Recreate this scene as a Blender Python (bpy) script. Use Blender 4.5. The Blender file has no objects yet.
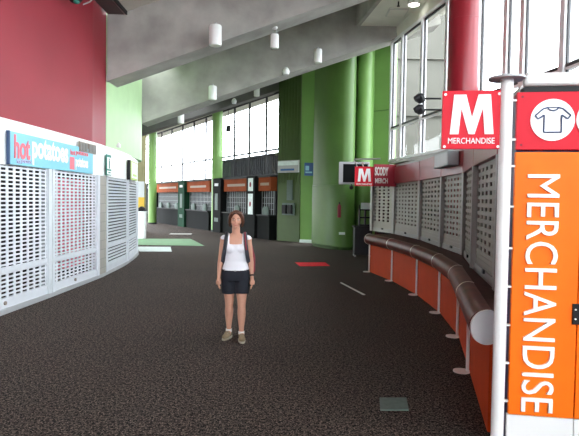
import bpy, bmesh, math, random
from mathutils import Vector, Matrix
random.seed(7)
R = math.radians
scene = bpy.context.scene
col = scene.collection

# ------------------------------------------------------------------ camera, sky, exposure
cam_d = bpy.data.cameras.new('camera')
cam = bpy.data.objects.new('camera', cam_d)
col.objects.link(cam)
cam_d.sensor_width = 36.0
cam_d.lens = 540.0 / 579.0 * 36.0
cam_d.clip_start = 0.05
cam_d.clip_end = 400
cam.matrix_world = (Matrix.Translation((0, 0, 1.75)) @ Matrix.Rotation(R(90 - 1.97), 4, 'X')
                    @ Matrix.Rotation(R(0.86), 4, 'Z'))
scene.camera = cam

world = bpy.data.worlds.new('sky')
scene.world = world
world.use_nodes = True
bg = world.node_tree.nodes['Background']
bg.inputs['Color'].default_value = (0.90, 0.95, 1.0, 1)
bg.inputs['Strength'].default_value = 10.5

scene.view_settings.view_transform = 'Standard'
scene.view_settings.look = 'None'
scene.view_settings.gamma = 1.0
scene.view_settings.use_curve_mapping = False
scene.view_settings.exposure = 0.12
scene.cycles.max_bounces = 10
scene.cycles.diffuse_bounces = 6
scene.cycles.transparent_max_bounces = 24
scene.cycles.sample_clamp_indirect = 8

# ------------------------------------------------------------------ materials
M = {}


def mat(name, c, rough=0.5, metal=0.0, var=0.0, vscale=3.0, bump=0.0, bscale=40.0, spec=0.5, coat=0.0, stretch=None):
    m = bpy.data.materials.new(name)
    m.use_nodes = True
    nt = m.node_tree
    b = nt.nodes['Principled BSDF']
    b.inputs['Base Color'].default_value = (*c, 1)
    b.inputs['Roughness'].default_value = rough
    b.inputs['Metallic'].default_value = metal
    b.inputs['Specular IOR Level'].default_value = spec
    b.inputs['Coat Weight'].default_value = coat
    b.inputs['Coat Roughness'].default_value = 0.15
    tc = nt.nodes.new('ShaderNodeTexCoord')
    src = tc.outputs['Object']
    if stretch:
        mp = nt.nodes.new('ShaderNodeMapping')
        mp.inputs['Scale'].default_value = stretch
        nt.links.new(src, mp.inputs['Vector'])
        src = mp.outputs['Vector']
    n = nt.nodes.new('ShaderNodeTexNoise')
    n.inputs['Scale'].default_value = vscale
    n.inputs['Detail'].default_value = 6
    nt.links.new(src, n.inputs['Vector'])
    r = nt.nodes.new('ShaderNodeValToRGB')
    v = max(var, 0.02)
    r.color_ramp.elements[0].position = 0.3
    r.color_ramp.elements[1].position = 0.7
    r.color_ramp.elements[0].color = (*[x * (1 - v) for x in c], 1)
    r.color_ramp.elements[1].color = (*[min(1, x * (1 + v)) for x in c], 1)
    nt.links.new(n.outputs['Fac'], r.inputs['Fac'])
    nt.links.new(r.outputs['Color'], b.inputs['Base Color'])
    if bump > 0:
        n2 = nt.nodes.new('ShaderNodeTexNoise')
        n2.inputs['Scale'].default_value = bscale
        n2.inputs['Detail'].default_value = 4
        nt.links.new(src, n2.inputs['Vector'])
        bp = nt.nodes.new('ShaderNodeBump')
        bp.inputs['Strength'].default_value = bump
        bp.inputs['Distance'].default_value = 0.01
        nt.links.new(n2.outputs['Fac'], bp.inputs['Height'])
        nt.links.new(bp.outputs['Normal'], b.inputs['Normal'])
    M[name] = m
    return m


def carpet():
    m = bpy.data.materials.new('carpet')
    m.use_nodes = True
    nt = m.node_tree
    b = nt.nodes['Principled BSDF']
    b.inputs['Roughness'].default_value = 0.95
    b.inputs['Specular IOR Level'].default_value = 0.15
    tc = nt.nodes.new('ShaderNodeTexCoord')

    def noise(scale, lo, hi, c0, c1):
        n = nt.nodes.new('ShaderNodeTexNoise')
        n.inputs['Scale'].default_value = scale
        n.inputs['Detail'].default_value = 3
        n.inputs['Roughness'].default_value = 0.6
        nt.links.new(tc.outputs['Object'], n.inputs['Vector'])
        r = nt.nodes.new('ShaderNodeValToRGB')
        r.color_ramp.elements[0].position = lo
        r.color_ramp.elements[1].position = hi
        r.color_ramp.elements[0].color = c0
        r.color_ramp.elements[1].color = c1
        nt.links.new(n.outputs['Fac'], r.inputs['Fac'])
        return n, r
    n1, r1 = noise(32, 0.46, 0.60, (0.0035, 0.003, 0.0028, 1), (0.074, 0.057, 0.049, 1))
    n2, r2 = noise(70, 0.53, 0.66, (0, 0, 0, 1), (1, 1, 1, 1))
    n3, r3 = noise(0.35, 0.3, 0.7, (0.85, 0.85, 0.85, 1), (1.1, 1.07, 1.05, 1))
    mx = nt.nodes.new('ShaderNodeMix')
    mx.data_type = 'RGBA'
    nt.links.new(r2.outputs['Color'], mx.inputs[0])
    nt.links.new(r1.outputs['Color'], mx.inputs[6])
    mx.inputs[7].default_value = (0.26, 0.20, 0.17, 1)
    ml = nt.nodes.new('ShaderNodeMix')
    ml.data_type = 'RGBA'
    ml.blend_type = 'MULTIPLY'
    ml.inputs[0].default_value = 1
    nt.links.new(mx.outputs[2], ml.inputs[6])
    nt.links.new(r3.outputs['Color'], ml.inputs[7])
    nt.links.new(ml.outputs[2], b.inputs['Base Color'])
    bp = nt.nodes.new('ShaderNodeBump')
    bp.inputs['Strength'].default_value = 0.6
    bp.inputs['Distance'].default_value = 0.01
    nt.links.new(n2.outputs['Fac'], bp.inputs['Height'])
    nt.links.new(bp.outputs['Normal'], b.inputs['Normal'])
    M['carpet'] = m


def glass(name, tint=(1, 1, 1), gloss=0.06):
    m = bpy.data.materials.new(name)
    m.use_nodes = True
    nt = m.node_tree
    nt.nodes.remove(nt.nodes['Principled BSDF'])
    out = nt.nodes['Material Output']
    t = nt.nodes.new('ShaderNodeBsdfTransparent')
    t.inputs['Color'].default_value = (*tint, 1)
    g = nt.nodes.new('ShaderNodeBsdfGlossy')
    g.inputs['Roughness'].default_value = 0.03
    mx = nt.nodes.new('ShaderNodeMixShader')
    mx.inputs[0].default_value = gloss
    nt.links.new(t.outputs[0], mx.inputs[1])
    nt.links.new(g.outputs[0], mx.inputs[2])
    nt.links.new(mx.outputs[0], out.inputs['Surface'])
    M[name] = m


def emit(name, c, s):
    m = bpy.data.materials.new(name)
    m.use_nodes = True
    b = m.node_tree.nodes['Principled BSDF']
    b.inputs['Base Color'].default_value = (*c, 1)
    b.inputs['Emission Color'].default_value = (*c, 1)
    b.inputs['Emission Strength'].default_value = s
    M[name] = m


def blocks(name, c0, c1, w, h):
    m = bpy.data.materials.new(name)
    m.use_nodes = True
    nt = m.node_tree
    b = nt.nodes['Principled BSDF']
    b.inputs['Roughness'].default_value = 0.85
    tc = nt.nodes.new('ShaderNodeTexCoord')
    sp = nt.nodes.new('ShaderNodeSeparateXYZ')
    ad = nt.nodes.new('ShaderNodeMath')
    ad.operation = 'ADD'
    cb = nt.nodes.new('ShaderNodeCombineXYZ')
    br = nt.nodes.new('ShaderNodeTexBrick')
    br.inputs['Color1'].default_value = (*c0, 1)
    br.inputs['Color2'].default_value = (*[x * 0.9 for x in c0], 1)
    br.inputs['Mortar'].default_value = (*c1, 1)
    br.inputs['Scale'].default_value = 1
    br.inputs['Brick Width'].default_value = w
    br.inputs['Row Height'].default_value = h
    br.inputs['Mortar Size'].default_value = 0.006
    nt.links.new(tc.outputs['Object'], sp.inputs[0])
    nt.links.new(sp.outputs[0], ad.inputs[0])
    nt.links.new(sp.outputs[1], ad.inputs[1])
    nt.links.new(ad.outputs[0], cb.inputs[0])
    nt.links.new(sp.outputs[2], cb.inputs[1])
    nt.links.new(cb.outputs[0], br.inputs['Vector'])
    nt.links.new(br.outputs['Color'], b.inputs['Base Color'])
    M[name] = m


carpet()
glass('window_glass', (0.97, 0.98, 0.98), 0.03)
glass('dark_glass', (0.55, 0.6, 0.6))
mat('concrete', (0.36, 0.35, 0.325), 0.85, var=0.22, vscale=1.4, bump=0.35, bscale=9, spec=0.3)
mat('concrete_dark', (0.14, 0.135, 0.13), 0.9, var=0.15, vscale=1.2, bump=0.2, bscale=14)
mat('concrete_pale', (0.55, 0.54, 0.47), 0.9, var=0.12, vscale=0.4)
mat('outer_concrete', (0.085, 0.083, 0.070), 0.9, var=0.12, vscale=0.4)
mat('cream_plaster', (0.74, 0.74, 0.66), 0.8, var=0.04)
mat('red_wall_paint', (0.27, 0.018, 0.032), 0.5, var=0.06, vscale=1.0, bump=0.05, bscale=3, spec=0.3)
mat('pale_green_paint', (0.42, 0.62, 0.33), 0.55, var=0.04)
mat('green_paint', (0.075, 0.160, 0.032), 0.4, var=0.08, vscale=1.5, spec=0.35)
mat('shaded_green_paint', (0.050, 0.085, 0.022), 0.5, var=0.1, vscale=1.5, spec=0.3)  # green darkened in the colour for the shaded wall that faces away
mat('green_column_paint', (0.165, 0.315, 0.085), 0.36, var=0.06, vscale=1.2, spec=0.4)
mat('red_column_paint', (0.27, 0.014, 0.024), 0.28, var=0.05, spec=0.4)
mat('white_fascia', (0.86, 0.87, 0.86), 0.5, var=0.02)
mat('white_metal', (0.66, 0.69, 0.73), 0.4, var=0.04)
mat('frame_white', (0.85, 0.86, 0.88), 0.4, var=0.03)
mat('gasket_dark', (0.04, 0.04, 0.045), 0.5)
mat('grey_metal', (0.29, 0.277, 0.24), 0.5, metal=0.2, var=0.07, vscale=2, spec=0.3)
mat('grey_post', (0.27, 0.265, 0.25), 0.45, metal=0.3, var=0.05)
mat('grey_box', (0.30, 0.33, 0.34), 0.5)
mat('maroon_panel', (0.30, 0.030, 0.040), 0.35, var=0.08, vscale=2.0, spec=0.4)
mat('maroon_tube', (0.125, 0.026, 0.018), 0.4, var=0.3, vscale=5, spec=0.12)
mat('maroon_top', (0.055, 0.018, 0.014), 0.6, var=0.3, vscale=8, spec=0.12)
mat('orange_laminate', (0.58, 0.060, 0.008), 0.6, var=0.06, vscale=3, spec=0.12)
mat('orange_sign', (0.92, 0.165, 0.004), 0.5, var=0.05, vscale=4, spec=0.2)
mat('red_sign', (0.66, 0.010, 0.028), 0.5, var=0.03, spec=0.2)
mat('white_paint', (0.80, 0.81, 0.80), 0.35, var=0.02)
mat('cream_seam', (0.72, 0.66, 0.55), 0.4)
mat('letter_white', (0.90, 0.90, 0.90), 0.5)
mat('letter_blue', (0.03, 0.06, 0.14), 0.5)
mat('purple_trim', (0.05, 0.045, 0.16), 0.5)
mat('black_plastic', (0.012, 0.012, 0.014), 0.5, spec=0.2)
mat('charcoal', (0.025, 0.026, 0.028), 0.6, spec=0.2)
mat('black_panel', (0.008, 0.009, 0.009), 0.8, spec=0.08)
mat('dark_green_panel', (0.010, 0.040, 0.022), 0.8, spec=0.1)
mat('dull_orange', (0.22, 0.052, 0.018), 0.8, var=0.25, vscale=1.2, spec=0.08)
mat('sign_blue', (0.22, 0.55, 0.68), 0.45, var=0.04)
mat('sign_blue_deep', (0.02, 0.10, 0.30), 0.5)
mat('sign_pink', (0.90, 0.16, 0.20), 0.5)
mat('pale_lilac', (0.55, 0.50, 0.72), 0.5)
mat('vent_brown', (0.30, 0.25, 0.21), 0.7, spec=0.2)
mat('exit_green', (0.02, 0.20, 0.15), 0.5)
mat('lime_box', (0.48, 0.62, 0.16), 0.5)
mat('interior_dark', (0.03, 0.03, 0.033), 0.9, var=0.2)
mat('interior_pink', (0.80, 0.14, 0.20), 0.6, var=0.15, vscale=1)
mat('interior_brown', (0.07, 0.035, 0.028), 0.8, var=0.3, vscale=2)
mat('shelf_stock', (0.12, 0.06, 0.045), 0.8, var=0.7, vscale=9)
mat('mat_green', (0.17, 0.30, 0.17), 0.8, var=0.1, vscale=3, spec=0.2)
mat('dull_white', (0.66, 0.74, 0.72), 0.7, var=0.12, vscale=6)
mat('mat_red', (0.75, 0.030, 0.045), 0.8, var=0.1, vscale=6, spec=0.1)
mat('tape_white', (0.55, 0.56, 0.52), 0.6)
mat('floor_plate_metal', (0.10, 0.135, 0.12), 0.6, var=0.15, vscale=20, spec=0.2)
mat('louvre_grey', (0.022, 0.024, 0.027), 0.8, spec=0.1)
mat('poster_yellow', (0.90, 0.60, 0.08), 0.6)
mat('poster_white', (0.80, 0.84, 0.86), 0.6)
mat('olive_brown', (0.28, 0.26, 0.13), 0.7, var=0.1)
mat('tape_grey', (0.38, 0.39, 0.40), 0.4)
mat('skin', (0.56, 0.29, 0.20), 0.5, var=0.05, vscale=8)
mat('hair_brown', (0.085, 0.030, 0.015), 0.45, var=0.35, vscale=14, stretch=(8, 8, 1))
mat('tank_white', (0.80, 0.80, 0.85), 0.85, var=0.03, vscale=10, bump=0.2, bscale=18)
mat('shorts_navy', (0.010, 0.012, 0.020), 0.85, var=0.2, vscale=12, bump=0.4, bscale=24)
mat('strap_grey', (0.040, 0.042, 0.055), 0.7, var=0.1)
mat('pack_red', (0.22, 0.015, 0.030), 0.7, var=0.15)
mat('shoe_tan', (0.22, 0.17, 0.10), 0.8, var=0.15, vscale=20)
mat('shoe_sole', (0.42, 0.38, 0.30), 0.8)
mat('sock_white', (0.75, 0.73, 0.70), 0.9)
mat('lip', (0.46, 0.13, 0.11), 0.5)
mat('eye_white', (0.75, 0.72, 0.70), 0.3)
mat('eye_dark', (0.03, 0.02, 0.015), 0.3)
mat('lens_glow', (0.8, 0.85, 0.75), 0.4)
emit('lamp_lit', (1.0, 0.98, 0.9), 8.0)
blocks('block_stone', (0.36, 0.34, 0.30), (0.25, 0.24, 0.22), 0.4, 0.2)


# ------------------------------------------------------------------ mesh helpers
class MB:
    def __init__(self):
        self.v = []
        self.f = []

    def add(self, vs, fs):
        n = len(self.v)
        self.v += [Vector(p) for p in vs]
        self.f += [tuple(i + n for i in f) for f in fs]
        return self

    def box(self, a, b):
        x0, y0, z0 = a
        x1, y1, z1 = b
        x0, x1 = min(x0, x1), max(x0, x1)
        y0, y1 = min(y0, y1), max(y0, y1)
        z0, z1 = min(z0, z1), max(z0, z1)
        return self.add([(x0, y0, z0), (x1, y0, z0), (x1, y1, z0), (x0, y1, z0),
                         (x0, y0, z1), (x1, y0, z1), (x1, y1, z1), (x0, y1, z1)],
                        [(0, 3, 2, 1), (4, 5, 6, 7), (0, 1, 5, 4), (1, 2, 6, 5), (2, 3, 7, 6), (3, 0, 4, 7)])

    def prism(self, poly, z0, z1):
        """vertical prism over a counter-clockwise polygon of (x, y)"""
        a = sum(poly[i][0] * poly[(i + 1) % len(poly)][1] - poly[(i + 1) % len(poly)][0] * poly[i][1] for i in range(len(poly)))
        if a < 0:
            poly = poly[::-1]
        n = len(poly)
        vs = [(x, y, z0) for x, y in poly] + [(x, y, z1) for x, y in poly]
        return self.add(vs, [tuple(range(n))[::-1], tuple(range(n, 2 * n))] +
                        [(i, (i + 1) % n, n + (i + 1) % n, n + i) for i in range(n)])

    def prism_y(self, poly, y0, y1):
        """prism along y over a polygon of (x, z)"""
        a = sum(poly[i][0] * poly[(i + 1) % len(poly)][1] - poly[(i + 1) % len(poly)][0] * poly[i][1] for i in range(len(poly)))
        if a < 0:
            poly = poly[::-1]
        n = len(poly)
        vs = [(x, y0, z) for x, z in poly] + [(x, y1, z) for x, z in poly]
        return self.add(vs, [tuple(range(n)), tuple(range(n, 2 * n))[::-1]] +
                        [(n + i, n + (i + 1) % n, (i + 1) % n, i) for i in range(n)])

    def tube(self, path, rad, seg=16, squash=None, caps=True):
        path = [Vector(p) for p in path]
        n = len(path)
        if not isinstance(rad, (list, tuple)):
            rad = [rad] * n
        ref = None
        rings = []
        for i, p in enumerate(path):
            t = (path[min(i + 1, n - 1)] - path[max(i - 1, 0)]).normalized()
            if ref is None:
                ref = Vector((0, 1, 0)) if abs(t.y) < 0.9 else Vector((1, 0, 0))
            a = (ref - t * ref.dot(t)).normalized()
            ref = a
            b = t.cross(a)
            ra = rad[i]
            rb = ra if squash is None else ra * squash
            rings.append([p + a * (rb * math.cos(2 * math.pi * k / seg)) + b * (ra * math.sin(2 * math.pi * k / seg)) for k in range(seg)])
        vs = [q for r in rings for q in r]
        fs = []
        for i in range(n - 1):
            for k in range(seg):
                k2 = (k + 1) % seg
                fs.append((i * seg + k, i * seg + k2, (i + 1) * seg + k2, (i + 1) * seg + k))
        if caps:
            fs.append(tuple(range(seg))[::-1])
            fs.append(tuple((n - 1) * seg + k for k in range(seg)))
        return self.add(vs, fs)

    def loft(self, rings, seg=28, caps=True, power=2.3):
        """rings of (cx, cy, z, rx, ry), superellipse sections"""
        vs = []
        for cx, cy, z, rx, ry in rings:
            for k in range(seg):
                a = 2 * math.pi * k / seg
                c, s = math.cos(a), math.sin(a)
                e = 2 / power
                vs.append((cx + rx * math.copysign(abs(c) ** e, c), cy + ry * math.copysign(abs(s) ** e, s), z))
        n = len(rings)
        up = rings[-1][2] > rings[0][2]
        fs = []
        for i in range(n - 1):
            for k in range(seg):
                k2 = (k + 1) % seg
                q = (i * seg + k, i * seg + k2, (i + 1) * seg + k2, (i + 1) * seg + k)
                fs.append(q if up else q[::-1])
        if caps:
            lo, hi = tuple(range(seg))[::-1], tuple((n - 1) * seg + k for k in range(seg))
            fs += [lo, hi] if up else [lo[::-1], hi[::-1]]
        return self.add(vs, fs)

    def cyl(self, c, r, z0, z1, seg=24):
        return self.tube([(c[0], c[1], z0), (c[0], c[1], z1)], r, seg)

    def ell(self, c, r, seg=20, rings=12, rot=None):
        vs = []
        fs = []
        r = (r, r, r) if not isinstance(r, (tuple, list)) else r
        c = Vector(c)
        for i in range(rings + 1):
            th = math.pi * i / rings
            if i in (0, rings):
                p = Vector((0, 0, r[2] * math.cos(th)))
                vs.append(c + (rot @ p if rot else p))
                continue
            for k in range(seg):
                a = 2 * math.pi * k / seg
                p = Vector((r[0] * math.sin(th) * math.cos(a), r[1] * math.sin(th) * math.sin(a), r[2] * math.cos(th)))
                vs.append(c + (rot @ p if rot else p))
        for k in range(seg):
            fs.append((0, 1 + k, 1 + (k + 1) % seg))
        for i in range(rings - 2):
            for k in range(seg):
                a = 1 + i * seg
                fs.append((a + k, a + seg + k, a + seg + (k + 1) % seg, a + (k + 1) % seg))
        a = 1 + (rings - 2) * seg
        for k in range(seg):
            fs.append((a + k, len(vs) - 1, a + (k + 1) % seg))
        return self.add(vs, fs)

    def data(self, name, m, smooth=True):
        me = bpy.data.meshes.new(name)
        me.from_pydata([tuple(p) for p in self.v], [], self.f)
        me.materials.append(M[m] if isinstance(m, str) else m)
        if smooth:
            me.polygons.foreach_set('use_smooth', [True] * len(me.polygons))
            me.set_sharp_from_angle(angle=R(38))
        me.update()
        return me

    def build(self, name, m, parent=None, loc=None, rot=0, smooth=True, bevel=0):
        """vertices are world coordinates unless the parent is set; then they are the parent's local ones"""
        o = bpy.data.objects.new(name, None if False else self.data(name, m, smooth))
        col.objects.link(o)
        if parent is not None:
            o.parent = parent
        if loc is not None:
            o.location = loc
        o.rotation_euler = (0, 0, rot)
        if bevel:
            md = o.modifiers.new('bevel', 'BEVEL')
            md.width = bevel
            md.segments = 2
            md.limit_method = 'ANGLE'
        return o


def tag(o, label=None, cat=None, group=None, kind=None):
    if label:
        o['label'] = label
    if cat:
        o['category'] = cat
    if group:
        o['group'] = group
    if kind:
        o['kind'] = kind
    return o


def empty(name, loc, label, cat, rot=0, group=None):
    o = bpy.data.objects.new(name, None)
    col.objects.link(o)
    o.location = loc
    o.rotation_euler = (0, 0, rot)
    o.empty_display_size = 0.1
    return tag(o, label, cat, group)


def struct(name, mb, m, **k):
    return tag(mb.build(name, m, **k), kind='structure')


def text(body, w, h, m, name='lettering', parent=None, loc=(0, 0, 0), rot=(R(90), 0, 0), depth=0.004, bold=0.0):
    """letters fitted into a w x h box, standing in the local xz plane and facing -y"""
    cu = bpy.data.curves.new(name, 'FONT')
    cu.body = body
    cu.offset = bold
    cu.extrude = 0.02
    cu.resolution_u = 4
    tmp = bpy.data.objects.new('tmp', cu)
    col.objects.link(tmp)
    bpy.context.view_layer.update()
    me = bpy.data.meshes.new_from_object(tmp.evaluated_get(bpy.context.evaluated_depsgraph_get()))
    bpy.data.objects.remove(tmp)
    xs = [v.co.x for v in me.vertices]
    ys = [v.co.y for v in me.vertices]
    x0, x1, y0, y1 = min(xs), max(xs), min(ys), max(ys)
    for v in me.vertices:
        v.co.x = ((v.co.x - x0) / (x1 - x0) - 0.5) * w
        v.co.y = ((v.co.y - y0) / (y1 - y0) - 0.5) * h
        v.co.z = v.co.z / 0.02 * depth
    me.materials.clear()
    me.materials.append(M[m])
    o = bpy.data.objects.new(name, me)
    col.objects.link(o)
    o.parent = parent
    o.location = loc
    o.rotation_euler = rot
    return o


def big_m(w, h, parent, loc, depth=0.004):
    st = 0.20
    p = [(-.5, -.5), (-.5, -.5), (-.42, .5), (-.14, .5), (0.0, -.08), (.14, .5), (.42, .5), (.5, -.5), (.5 - st, -.5), (.245, .16), (.07, -.5), (-.07, -.5), (-.245, .16), (-.5 + st, -.5)]
    p = p[1:]
    return MB().prism_y([(a * w, b * h) for a, b in p], -depth, depth).build('lettering', 'letter_white', parent, loc=loc)


def ang(a, b):
    return math.atan2(b[1] - a[1], b[0] - a[0])


def dist(a, b):
    return math.hypot(b[0] - a[0], b[1] - a[1])


def offset_line(pts, d):
    """shift a polyline sideways by d (positive = to the right of its direction)"""
    out = []
    for i, p in enumerate(pts):
        a = pts[max(i - 1, 0)]
        b = pts[min(i + 1, len(pts) - 1)]
        t = ang(a, b)
        out.append((p[0] + d * math.sin(t), p[1] - d * math.cos(t)))
    return out


def refine(pts, k=5):
    """Catmull-Rom through the points"""
    out = []
    n = len(pts)
    for i in range(n - 1):
        p0, p1, p2, p3 = pts[max(i - 1, 0)], pts[i], pts[i + 1], pts[min(i + 2, n - 1)]
        for j in range(k):
            t = j / k
            out.append(tuple(0.5 * (2 * p1[q] + (p2[q] - p0[q]) * t + (2 * p0[q] - 5 * p1[q] + 4 * p2[q] - p3[q]) * t * t +
                                    (-p0[q] + 3 * p1[q] - 3 * p2[q] + p3[q]) * t ** 3) for q in range(2)))
    out.append(pts[-1])
    return out


def band(line_a, line_b, z0, z1, mb=None):
    mb = mb or MB()
    return mb.prism(list(line_a) + list(line_b)[::-1], z0, z1)


def wall_strip(pts, thick, z0, z1, mb=None):
    """wall along a polyline, thickness to the right of its direction, one closed prism per piece"""
    mb = mb or MB()
    off = offset_line(pts, thick)
    n = len(pts)
    vs = []
    for (p, q) in zip(pts, off):
        vs += [(p[0], p[1], z0), (p[0], p[1], z1), (q[0], q[1], z1), (q[0], q[1], z0)]
    fs = []
    for i in range(n - 1):
        a = 4 * i
        for k in range(4):
            k2 = (k + 1) % 4
            fs.append((a + k, a + k2, a + 4 + k2, a + 4 + k))
    fs += [(3, 2, 1, 0), tuple(4 * (n - 1) + k for k in range(4))]
    mb.add(vs, fs)
    return mb


# ------------------------------------------------------------------ the setting: floor, facades, beams, ceiling
struct('floor', MB().prism([(-16, -14.5), (14, -14.5), (14, 46), (-16, 46)], -0.2, 0.0), 'carpet')
struct('ground', MB().prism([(-60, -60), (60, -60), (60, 90), (-60, 90)], -0.5, -0.22), 'outer_concrete')

# left facade line (near to far), then curving away behind the corner
FL = [(-4.40, -6.0), (-4.38, 2.0), (-4.30, 6.0), (-4.20, 8.0), (-4.14, 9.4), (-4.10, 11.5), (-4.12, 12.0), (-4.28, 14.2), (-4.82, 17.1), (-6.1, 19.6), (-8.2, 22.0), (-11, 24.0)]
FL = [(-4.40, -14.0)] + FL
FLr = refine(FL, 4)
struct('wall_left_fascia', wall_strip(FLr, -0.30, 2.20, 2.88), 'white_fascia')
iR = max(i for i, p in enumerate(FLr) if p[1] < 12.75)
red_line = FLr[:iR + 1] + [(FLr[iR][0] + (FLr[iR + 1][0] - FLr[iR][0]) * 0.5, 12.75)]
struct('wall_left_upper', wall_strip(offset_line(red_line, -0.19), -0.25, 2.86, 8.2), 'red_wall_paint')
green_line = refine([(-4.34, 12.76), (-4.34, 14.2), (-4.46, 15.8), (-4.73, 17.1), (-6.0, 19.4), (-8.0, 21.8), (-11, 23.8)], 4)
struct('wall_left_green', wall_strip(green_line, -0.25, 2.86, 6.6), 'pale_green_paint')
struct('wall_back_light_block', MB().box((-4.6, -14.3, 0), (5.4, -14.0, 2.6)), 'cream_plaster')  # unseen, added to cut light from behind; low to let some in
# shop interior behind the left shutters
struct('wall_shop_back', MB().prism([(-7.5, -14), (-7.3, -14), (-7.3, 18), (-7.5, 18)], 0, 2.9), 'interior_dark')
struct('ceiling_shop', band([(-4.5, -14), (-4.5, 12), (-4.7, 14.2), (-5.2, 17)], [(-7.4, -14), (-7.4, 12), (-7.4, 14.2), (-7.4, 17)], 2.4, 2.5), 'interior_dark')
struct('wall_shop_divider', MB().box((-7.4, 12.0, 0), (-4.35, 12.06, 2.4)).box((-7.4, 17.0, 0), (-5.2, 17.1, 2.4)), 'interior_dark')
# kerb under the shutters
struct('baseboard_left', wall_strip(offset_line(FLr[:41], 0.05), -0.3, 0.0, 0.07), 'tape_grey')
# block pillars
struct('wall_left_pillar', MB().prism([(-4.36, 11.52), (-4.06, 11.52), (-4.07, 11.98), (-4.36, 11.98)], 0.0, 2.2), 'block_stone')
struct('wall_left_end', MB().prism([(-4.60, 16.25), (-4.95, 17.4), (-5.6, 18.4), (-5.9, 18.2), (-5.2, 17.2), (-4.95, 16.2)], 0.0, 2.2), 'block_stone')


def beam(name, y, x0, x1, zb0, slope, depth, thick, m, curve=0.0):
    xs = [x0 + (x1 - x0) * i / 16 for i in range(17)]
    def bot(x):
        t = (x - x0) / (x1 - x0)
        return zb0 + slope * (x - x0) + curve * t * t * (x1 - x0)
    poly = [(x, bot(x)) for x in xs] + [(x, bot(x) + depth) for x in xs[::-1]]
    mb = MB()
    n = len(poly)
    mb.prism_y(poly, y, y + thick)
    # lower lip running along the soffit edge
    lip = [(x, bot(x) - 0.02) for x in xs] + [(x, bot(x) + 0.13) for x in xs[::-1]]
    mb.prism_y(lip, y - 0.05, y + 0.05)
    return struct(name, mb, m)


beam('trim_1_raked_beam', 12.75, -4.32, 7.5, 4.46, 0.360, 1.55, 0.75, 'concrete')
beam('trim_2_raked_beam', 17.0, -4.70, 4.6, 4.06, 0.362, 2.0, 0.8, 'concrete', curve=-0.015)
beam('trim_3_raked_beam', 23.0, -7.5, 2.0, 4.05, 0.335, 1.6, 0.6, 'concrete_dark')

# raked deck of the stand above the concourse
def deck_z(x):
    return 6.06 + 0.36 * (x + 3.9)
struct('ceiling_deck', MB().prism_y([(-3.87, deck_z(-3.87)), (8.2, deck_z(8.2)), (8.2, deck_z(8.2) + .3), (-3.87, deck_z(-3.87) + .3)], -9.0, 23.6), 'concrete_pale')
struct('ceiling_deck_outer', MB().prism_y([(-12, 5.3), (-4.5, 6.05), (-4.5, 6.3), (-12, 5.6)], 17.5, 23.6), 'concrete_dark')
# plastered soffit box on the right
sb = MB().prism([(2.10, 17.0), (3.55, 17.0), (4.0, 13.5), (4.65, 10.2), (4.9, 8.6), (3.35, 8.6), (2.95, 11.0), (2.5, 14.0)], 7.18, 7.34)
struct('ceiling_soffit', sb, 'cream_plaster')
sf = [(2.10, 17.0), (2.5, 14.0), (2.95, 11.0), (3.35, 8.6)]
struct('trim_soffit_side', wall_strip(sf, 0.12, 7.16, 8.6), 'concrete')
# window head above the right glazing
WL = [(3.20, 17.25), (3.35, 16.36), (3.60, 14.92), (3.86, 13.48), (4.13, 11.96), (4.31, 10.92), (4.41, 10.36), (4.61, 9.22), (4.76, 8.1), (4.95, 6.2), (5.1, 4.0), (5.2, 1.0), (5.2, -3.0), (5.2, -8.0), (5.2, -14.0)]
struct('trim_window_head', wall_strip(WL, -0.3, 6.78, 9.6), 'cream_plaster')

# right: glazing above the merchandise store
sill = 3.0
struct('trim_window_sill', wall_strip(offset_line(WL, 0.06), -0.25, 2.92, 3.02), 'grey_post')
struct('wall_right_lower', wall_strip(offset_line(WL, -0.1), -0.15, 0.0, 2.92), 'interior_brown')


def glazing(idx, a, b, z0, z1, transom, w=0.045, dark=True):
    t = ang(a, b)
    L = dist(a, b)
    root = empty('window_%d' % idx, (a[0], a[1], z0), None, None, t)
    root['kind'] = 'structure'
    H = z1 - z0
    fr = MB()
    fr.box((-w, -0.07, 0), (w, 0.07, H)).box((w, -0.06, 0), (L - w, 0.06, 0.07)).box((w, -0.06, H - 0.08), (L - w, 0.06, H))
    if transom:
        fr.box((w, -0.055, transom - 0.04), (L - w, 0.055, transom + 0.04))
    if not dark:
        fr.v = [Vector((v.x, v.y * 0.5, v.z)) for v in fr.v]
    tag(fr.build('window_frame', 'frame_white' if dark else 'charcoal', root), kind='structure')
    if dark:
        g = MB().box((w, -0.02, 0.06), (w + 0.03, 0.02, H - 0.08)).box((L - w - 0.02, -0.02, 0.06), (L - w, 0.02, H - 0.08)).box((w + .03, -0.02, H - 0.13), (L - w - .02, 0.02, H - 0.08))
        if transom:
            g.box((w + .05, -0.058, transom - 0.005), (L - w - .03, 0.058, transom + 0.05))
        tag(g.build('window_gasket', 'gasket_dark', root), kind='structure')
    tag(MB().box((w, -0.005, 0.06), (L - w, 0.005, H - 0.06)).build('window_pane', 'window_glass', root, smooth=False), kind='structure')
    return root


n = 1
for i in range(len(WL) - 1):
    glazing(n, WL[i], WL[i + 1], sill, 6.8, 1.03, w=0.065)
    n += 1

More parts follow.
